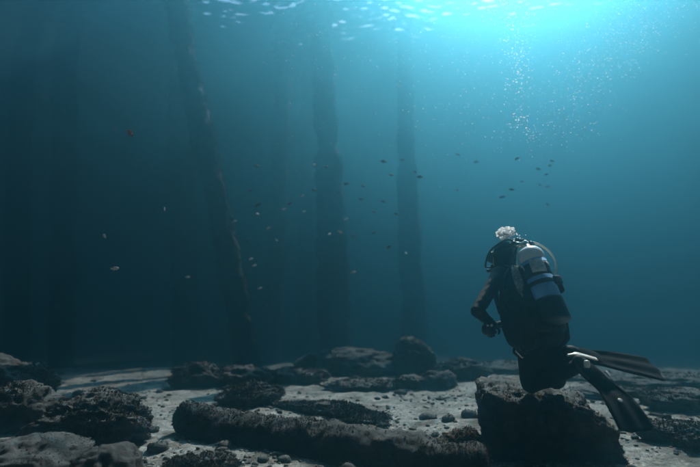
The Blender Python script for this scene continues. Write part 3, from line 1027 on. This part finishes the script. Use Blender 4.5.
    # shoulder straps
    for s in (-1, 1):
        bm = bmesh.new()
        strip(bm, [T(0.30, 0.125, 0.11 * s), T(0.45, 0.115, 0.115 * s), T(0.545, 0.03, 0.12 * s), T(0.52, -0.08, 0.115 * s), T(0.38, -0.145, 0.12 * s), T(0.2, -0.15, 0.15 * s)], [0.06, 0.07, 0.075, 0.075, 0.06, 0.045], LFT, 0.022)
        bm_obj('shoulder_strap', bm, M['webbing'], vest)
    # grey patterned pad down the near shoulder blade, with a pale piped edge
    bm = bmesh.new()
    pad = [T(0.50, 0.105, 0.135), T(0.44, 0.125, 0.150), T(0.34, 0.125, 0.165), T(0.22, 0.12, 0.175), T(0.10, 0.115, 0.185)]
    strip(bm, pad, [0.012, 0.062, 0.07, 0.05, 0.01], [LFT, (LFT - BK * 0.35), (LFT - BK * 0.6), (LFT - BK * 0.8), (LFT - BK * 0.8)], 0.026)
    bm_obj('strap_pad', bm, M['grey_pad'], vest)
    bm = bmesh.new()
    tube(bm, [T(0.51, 0.112, 0.128), T(0.47, 0.135, 0.122), T(0.40, 0.142, 0.128), T(0.30, 0.142, 0.142), T(0.20, 0.135, 0.155)], 0.0045, 8)
    bm_obj('piping', bm, M['label'], vest)
    bm = bmesh.new()
    strip(bm, [T(0.475, 0.168, 0.100), T(0.44, 0.178, 0.097), T(0.40, 0.180, 0.092)], [0.02, 0.022, 0.02], LFT, 0.012)
    bm_obj('reflective_tag', bm, M['white_plastic'], vest)
    # pockets and hanging clips at the hem
    for s in (-1, 1):
        bm = bmesh.new()
        rbox(bm, T(-0.02, -0.05, 0.225 * s), FWD, U, LFT, 0.085, 0.10, 0.035, 4)
        bm_obj('pocket', bm, M['webbing'], vest)
    for k, (b, l, h) in enumerate(((-0.10, 0.22, 0.05), (-0.06, 0.235, 0.065), (-0.02, 0.24, 0.045))):
        bm = bmesh.new()
        tube(bm, [T(-0.10, b, l), T(-0.13, b - 0.012, l + 0.01), T(-0.13 - h * 0.6, b, l + 0.006), T(-0.13 - h, b + 0.01, l)], 0.010, 8)
        bm_obj('clip', bm, M['chrome'] if k == 1 else M['rubber'], vest)

    # ---- swim fins
    def fin(ank, heel_dir, tip, nrm_hint, white_strap, curl):
        d = heel_dir.normalized()
        n = (nrm_hint - d * nrm_hint.dot(d)).normalized()
        s = d.cross(n).normalized()
        R_ = empty('swim_fin', ank, D)
        bm = bmesh.new()
        loft(bm, [ring(ank + d * t + n * h, s, n, a, b, 20, 2.6) for t, h, a, b in ((-0.01, -0.018, 0.05, 0.034), (0.05, -0.008, 0.056, 0.05), (0.12, -0.004, 0.062, 0.045), (0.19, -0.002, 0.068, 0.030), (0.24, 0, 0.072, 0.016))])
        bm_obj('foot_pocket', bm, M['fin'], R_)
        # blade
        b0 = ank + d * 0.21
        dv = tip - b0
        L = dv.length
        bd = dv.normalized()
        bn = (n - bd * n.dot(bd)).normalized()
        bs = bd.cross(bn).normalized()
        bm = bmesh.new()
        N, Mx = 18, 16
        def surf(i, j, off):
            t = i / N
            x = (j / Mx) * 2 - 1
            w = 0.072 + 0.056 * t ** 0.8
            w *= 1 - 0.05 * max(0, (t - 0.93) / 0.07)
            c = b0 + bd * (t * L - 0.022 * (1 - x * x) * (t ** 6) * -1)
            hh = curl * math.sin(t * math.pi) + 0.006 * math.cos(x * math.pi * 2.0) * min(1, t * 3)
            th = 0.0045 * (1 - 0.5 * t)
            return c + bs * (x * w) + bn * (hh + off * th)
        top = [[bm.verts.new(surf(i, j, 1)) for j in range(Mx + 1)] for i in range(N + 1)]
        bot = [[bm.verts.new(surf(i, j, -1)) for j in range(Mx + 1)] for i in range(N + 1)]
        for A in (top, bot):
            for i in range(N):
                for j in range(Mx):
                    bm.faces.new((A[i][j], A[i + 1][j], A[i + 1][j + 1], A[i][j + 1]))
        for i in range(N):
            for j in (0, Mx): bm.faces.new((top[i][j], top[i + 1][j], bot[i + 1][j], bot[i][j]))
        for j in range(Mx):
            for i in (0, N): bm.faces.new((top[i][j], top[i][j + 1], bot[i][j + 1], bot[i][j]))
        blade = bm_obj('blade', bm, M['fin'], R_)
        for x in (-1, 1):
            bm = bmesh.new()
            tube(bm, [b0 - bd * 0.06 + bs * 0.064 * x, b0 + bs * 0.07 * x + bn * 0.004, b0 + bd * L * 0.35 + bs * 0.098 * x + bn * curl, b0 + bd * L * 0.8 + bs * 0.116 * x + bn * curl * 0.6, b0 + bd * L * 0.98 + bs * 0.121 * x], 0.014, 8, 6, 0.006)
            bm_obj('rail', bm, M['fin'], R_)
        # heel strap and buckles
        bm = bmesh.new()
        pts = [ank + d * 0.10 + s * 0.064, ank + d * 0.03 + s * 0.06, ank - d * 0.045 + s * 0.035 + n * 0.004, ank - d * 0.062, ank - d * 0.045 - s * 0.035 + n * 0.004, ank + d * 0.03 - s * 0.06, ank + d * 0.10 - s * 0.064]
        strip(bm, pts, [0.02, 0.024, 0.03, 0.034, 0.03, 0.024, 0.02], n, 0.008)
        bm_obj('heel_strap', bm, M['rubber'] if not white_strap else M['webbing'], R_)
        return R_, d, n, s, b0, bd, bn, bs, L
    camdir = (CAM - ank_r).normalized()
    FA = fin(ank_r, toe_r - ank_r, P(655, 369, 3.62), UP * 0.72 + camdir * 0.62, True, 0.006)
    FB = fin(ank_l, toe_l - ank_l, P(637, 429, 2.98), UP * 0.6 + camdir * 0.75 + Vector((0.35, 0, 0)), False, 0.02)
    # white strap spring and buckle, level fin
    R_, d, n, s, b0, bd, bn, bs, L = FA
    sc = s if s.dot(camdir) > 0 else -s
    bm = bmesh.new()
    q = ank_r + sc * 0.066 + n * 0.028
    strip(bm, [q - d * 0.065 - n * 0.018, q - d * 0.035 - n * 0.004, q + d * 0.0 + n * 0.012, q + d * 0.075 + n * 0.012, q + d * 0.16 + n * 0.008], [0.014, 0.018, 0.042, 0.044, 0.04], (UP * 0.8 + camdir * 0.5).cross(d), 0.012)
    bm_obj('white_buckle', bm, M['white_plastic'], R_)
    bm = bmesh.new()
    rbox(bm, q + sc * 0.007 + d * 0.13 + n * 0.009, d, n, sc, 0.014, 0.008, 0.004)
    bm_obj('buckle_slot', bm, M['rubber'], R_)
    R_, d, n, s, b0, bd, bn, bs, L = FB
    sc = -d
    bm = bmesh.new()
    w = P(587, 364, 3.27)
    rbox(bm, w, Vector((1, 0, 0)), UP, Vector((0, 1, 0)), 0.018, 0.026, 0.016, 3)
    bm_obj('white_buckle', bm, M['white_plastic'], R_)
    bm = bmesh.new()
    w = P(608, 374, 3.17)
    rbox(bm, w, bd, bs, bn, 0.026, 0.009, 0.007, 3)
    bm_obj('white_buckle', bm, M['label'], R_)
    # round pale emblem on the drooping blade
    bm = bmesh.new()
    e = b0 + bd * L * 0.40 + bn * (0.02 * math.sin(0.4 * math.pi) + 0.010)
    lathe(bm, e - bn * 0.004, bn, [(0, 0.010), (0.004, 0.0165), (0.007, 0.016), (0.009, 0.008)], 16)
    bm_obj('emblem', bm, M['label'], R_)
    tag(D, 'scuba diver in black wetsuit kneeling on the block with blue and white tank', 'person')

    # the small instrument in the near hand
    root = empty('gauge_console', hold)
    bm = bmesh.new()
    rbox(bm, hold, LFT, UP, FWD, 0.050, 0.046, 0.034, 2.6)
    bm_obj('housing', bm, M['rubber'], root)
    for k in (-1, 1):
        bm = bmesh.new()
        c = hold + UP * 0.030 + Vector((0.015 * k, -0.036, 0.002 * k))
        bmesh.ops.create_icosphere(bm, subdivisions=2, radius=0.0105, matrix=Matrix.Translation(c))
        bm_obj('pale_knob', bm, M['white_plastic'], root)
    tag(root, 'small black gauge with two pale knobs held at the diver\'s waist', 'gauge')
    return head, D
HEAD, DIVER = build_diver()

# ------------------------------------------------------------------ fish
def fish_parts(mat):
    """a deep bodied little fish 1 unit long, nose towards +X"""
    n, m = 15, 12
    prof = [(0.50, 0.012), (0.46, 0.06), (0.38, 0.115), (0.27, 0.165), (0.14, 0.195), (0.0, 0.19), (-0.13, 0.155), (-0.24, 0.10), (-0.31, 0.055), (-0.34, 0.045)]
    bm = bmesh.new()
    loft(bm, [ring(Vector((x, 0, 0.01 * math.cos(x * 3))), Vector((0, 1, 0)), Vector((0, 0, 1)), h * 0.42, h, m) for x, h in prof])
    bmesh.ops.recalc_face_normals(bm, faces=bm.faces)
    def mesh(name, bm, mt):
        me = bpy.data.meshes.new(name)
        bm.to_mesh(me)
        bm.free()
        me.materials.append(mt)
        me.polygons.foreach_set('use_smooth', [True] * len(me.polygons))
        return me
    body = mesh('fish_body', bm, mat)
    def fin(pts, name):
        bm = bmesh.new()
        a = [bm.verts.new((x, 0.008, z)) for x, z in pts]
        b = [bm.verts.new((x, -0.008, z)) for x, z in pts]
        bm.faces.new(a)
        bm.faces.new(b[::-1])
        for i in range(len(pts)):
            j = (i + 1) % len(pts)
            bm.faces.new((a[i], b[i], b[j], a[j]))
        bmesh.ops.recalc_face_normals(bm, faces=bm.faces)
        return mesh(name, bm, M['fish_fin'] if mat is not M['fish_pale'] else mat)
    tail = fin([(-0.31, 0.04), (-0.42, 0.10), (-0.53, 0.17), (-0.47, 0.0), (-0.53, -0.17), (-0.42, -0.10), (-0.31, -0.04)], 'fish_tail')
    dors = fin([(0.22, 0.165), (0.10, 0.26), (-0.10, 0.25), (-0.24, 0.20), (-0.22, 0.09), (0.0, 0.17)], 'fish_dorsal')
    anal = fin([(0.0, -0.17), (-0.10, -0.24), (-0.24, -0.18), (-0.22, -0.09)], 'fish_anal')
    return (('body', body), ('tail_fin', tail), ('dorsal_fin', dors), ('anal_fin', anal))
FISH = {k: fish_parts(M['fish_' + k]) for k in ('dark', 'pale', 'orange')}

def fish(kind, px, py, d, size, yaw, pitch, label, group=None):
    root = bpy.data.objects.new('fish', None)
    COL.objects.link(root)
    root.location = P(px, py, d)
    root.rotation_euler = (0, pitch, yaw)
    root.scale = (size, size, size)
    root.empty_display_size = 0.05
    for nm, me in FISH[kind]:
        o = bpy.data.objects.new(nm, me)
        COL.objects.link(o)
        o.parent = root
    tag(root, label, 'fish', group)

fish('orange', 130, 133, 4.6, 0.125, R(155), R(-38), 'orange fish swimming alone high in the dark water', None)
for (x, y, d, sz, yw, pt, lb) in (
    (104.5, 236, 5.0, 0.075, 150, 35, 'pale silver fish tilted head up in front of the dark piles'),
    (115, 268.5, 4.8, 0.085, 5, 4, 'pale silver fish swimming level low in front of the dark piles'),
    (164.5, 209, 5.6, 0.075, 120, 50, 'pale silver fish rising steeply beside the broad dim pile')):
    fish('pale', x, y, d, sz, R(yw), R(-pt), lb, None)
dark = [(256.5, 166), (250, 191), (258, 205), (290, 203.5), (313.5, 190), (326, 167), (338.5, 193), (346.5, 184), (363, 186), (361, 199), (383.5, 161.5), (391, 175),
        (402.5, 160), (415, 172), (420, 177), (383, 201.5), (374, 212), (396, 214), (374, 233), (354, 236), (389, 247), (247, 240.5),
        (458, 154.5), (476.5, 162), (517.5, 158.5), (550, 165.5), (552, 161), (538, 169), (546.5, 174.5), (522, 181.5), (540, 185), (547.5, 186.5), (511.5, 189.5), (502.5, 197), (547.5, 204.5), (457, 190)]
big = {(258, 205): 0.14, (383.5, 161.5): 0.105, (290, 203.5): 0.10, (420, 177): 0.10, (502.5, 197): 0.10, (550, 165.5): 0.10}
own = {(258, 205): 'largest dark reddish fish hovering between the leaning pile and its faint neighbour',
       (383.5, 161.5): 'dark plump fish hovering high between the thick pile and the slim pile',
       (502.5, 197): 'dark tilted fish hovering just above the diver\'s exhaled bubbles'}
def dark_label(q):
    if q in own: return own[q], None
    x = q[0]
    if x < 275: return 'small dark reddish fish between the leaning pile and the faint pile', 'dark fish by the leaning pile'
    if x < 345: return 'small dark reddish fish in front of the thick straight pile', 'dark fish by the thick pile'
    if x < 399: return 'small dark fish in the open gap between the thick pile and the slim pile', 'dark fish between two piles'
    if x < 440: return 'small dark fish passing close in front of the slim upright pile', 'dark fish by the slim pile'
    return 'small dark fish in open water below the rising bubble stream', 'dark fish below the bubbles'
def pale_label(q):
    x = q[0]
    if x < 275: return 'small pale silver fish glinting beside the leaning pile', 'pale fish by the leaning pile'
    if x < 320: return 'small pale silver fish between the faint pile and the thick straight pile', 'pale fish between piles'
    if x < 360: return 'small pale silver fish glinting against the thick straight pile', 'pale fish by the thick pile'
    return 'pale silver fish glinting against the slim upright pile', None
g = random.Random(5)
for q in dark:
    d = g.uniform(6.0, 8.5)
    fish('dark', q[0], q[1], d, big.get(q, g.uniform(0.07, 0.095)) * d / 7.0, R(g.choice((0, 180)) + g.uniform(-35, 35)), R(g.uniform(-25, 25)),
         *dark_label(q))
pale = [(257.5, 214), (268.5, 228), (284, 209), (304, 211.5), (302, 196), (314, 165), (235, 221), (276.5, 240), (251, 259), (254.5, 265.5), (329.5, 234), (340, 232), (406, 253), (353.5, 272), (346, 219), (188, 277), (260, 288)]
for q in pale:
    d = g.uniform(5.0, 7.5)
    fish('pale', q[0], q[1], d, g.uniform(0.055, 0.075) * d / 6.0, R(g.choice((0, 180)) + g.uniform(-50, 50)), R(g.uniform(-35, 35)),
         *pale_label(q))

# ------------------------------------------------------------------ bubbles and drifting specks
def specks(name, label, pts, rad, mat, sub=1, cat='bubbles', parent=None, squash=1.0, seed=1):
    gg = np.random.default_rng(seed)
    v, f = ico(sub)
    n = len(pts)
    pts = np.asarray(pts, float)
    sc = np.stack([rad * (0.85 + 0.3 * gg.random(n)), rad * (0.85 + 0.3 * gg.random(n)), rad * squash], 1)
    V = v[None] * sc[:, None, :] + pts[:, None, :]
    Fc = f[None] + (np.arange(n) * len(v))[:, None, None]
    o = mesh_obj(name, from_np(name, V.reshape(-1, 3), Fc.reshape(-1, 3)), mat, parent)
    tag(o, label, cat, kind='stuff')
    return o

b = np.random.default_rng(21)
# fresh burst of exhaled air over the hood
top = np.array(HEAD + Vector((0.03, 0, 0.215)))
n = 130
w = b.normal(0, 1, (n, 3))
w = w / np.linalg.norm(w, axis=1)[:, None] * (b.random(n) ** 0.45)[:, None]
lump = top + w * np.array([0.080, 0.06, 0.062])
lump[:, 0] += (lump[:, 2] - top[2]) * 0.5
trail = top + np.stack([b.normal(0.06, 0.03, 40), b.normal(-0.05, 0.03, 40), b.normal(-0.08, 0.03, 40)], 1)
specks('bubble_burst', 'dense white burst of exhaled bubbles above the diver hood', np.concatenate([lump, trail]), np.concatenate([0.006 + 0.014 * b.random(n) ** 2, 0.003 + 0.006 * b.random(40)]), M['bubble'], 2, 'bubbles', None, 0.8, 3)

def rising(path, n, spread0, spread1, rmin, rmax, seed):
    """bubbles strung along a line of (px, py, d)"""
    gg = np.random.default_rng(seed)
    pth = [np.array(P(*q)) for q in path]
    t = gg.random(n) ** 0.62 * (len(pth) - 1)
    # bubbles bunch together
    t = np.clip(t + 0.05 * np.sin(t * 19), 0, len(pth) - 1.001)
    i = t.astype(int)
    fr = (t - i)[:, None]
    A = np.array(pth)
    c = A[i] * (1 - fr) + A[i + 1] * fr
    sp = spread0 + (spread1 - spread0) * t / (len(pth) - 1)
    c = c + gg.normal(0, 1, (n, 3)) * sp[:, None] * np.array([1, 1, 0.5])
    r = rmin * (rmax / rmin) ** (gg.random(n) ** 2)
    return c, r
c1, r1 = rising([(531, 142, 4.9), (520, 112, 5.0), (519, 70, 5.1), (512, 30, 5.2), (513, -30, 5.3)], 420, 0.05, 0.10, 0.003, 0.0105, 31)
c2, r2 = rising([(545, 165, 5.2), (580, 90, 5.6), (620, 40, 6.0), (655, -10, 6.2)], 1700, 0.22, 0.48, 0.0025, 0.007, 32)
c3, r3 = rising([(440, 165, 5.2), (470, 110, 5.6), (480, 60, 6.0), (470, 10, 6.2)], 1000, 0.45, 0.8, 0.0022, 0.007, 33)
c4, r4 = rising([(370, 130, 5.2), (330, 90, 5.6), (300, 40, 6.0)], 420, 0.6, 0.6, 0.002, 0.0055, 34)
specks('bubble_stream', 'rising streams of small bright bubbles drifting up to the surface', np.concatenate([c1, c2, c3, c4]), np.concatenate([r1, r2, r3, r4]), M['bubble'], 1, 'bubbles', None, 0.8, 4)
n = 1500
d = 1.6 + 7 * b.random(n)
pts = np.array([P(-40 + 780 * b.random(), 20 + 340 * b.random(), q) for q in d])
specks('drifting_specks', 'fine pale specks drifting in the sea water', pts, 0.0006 + 0.0012 * b.random(n) ** 3, M['snow'], 1, 'specks', None, 1.0, 6)
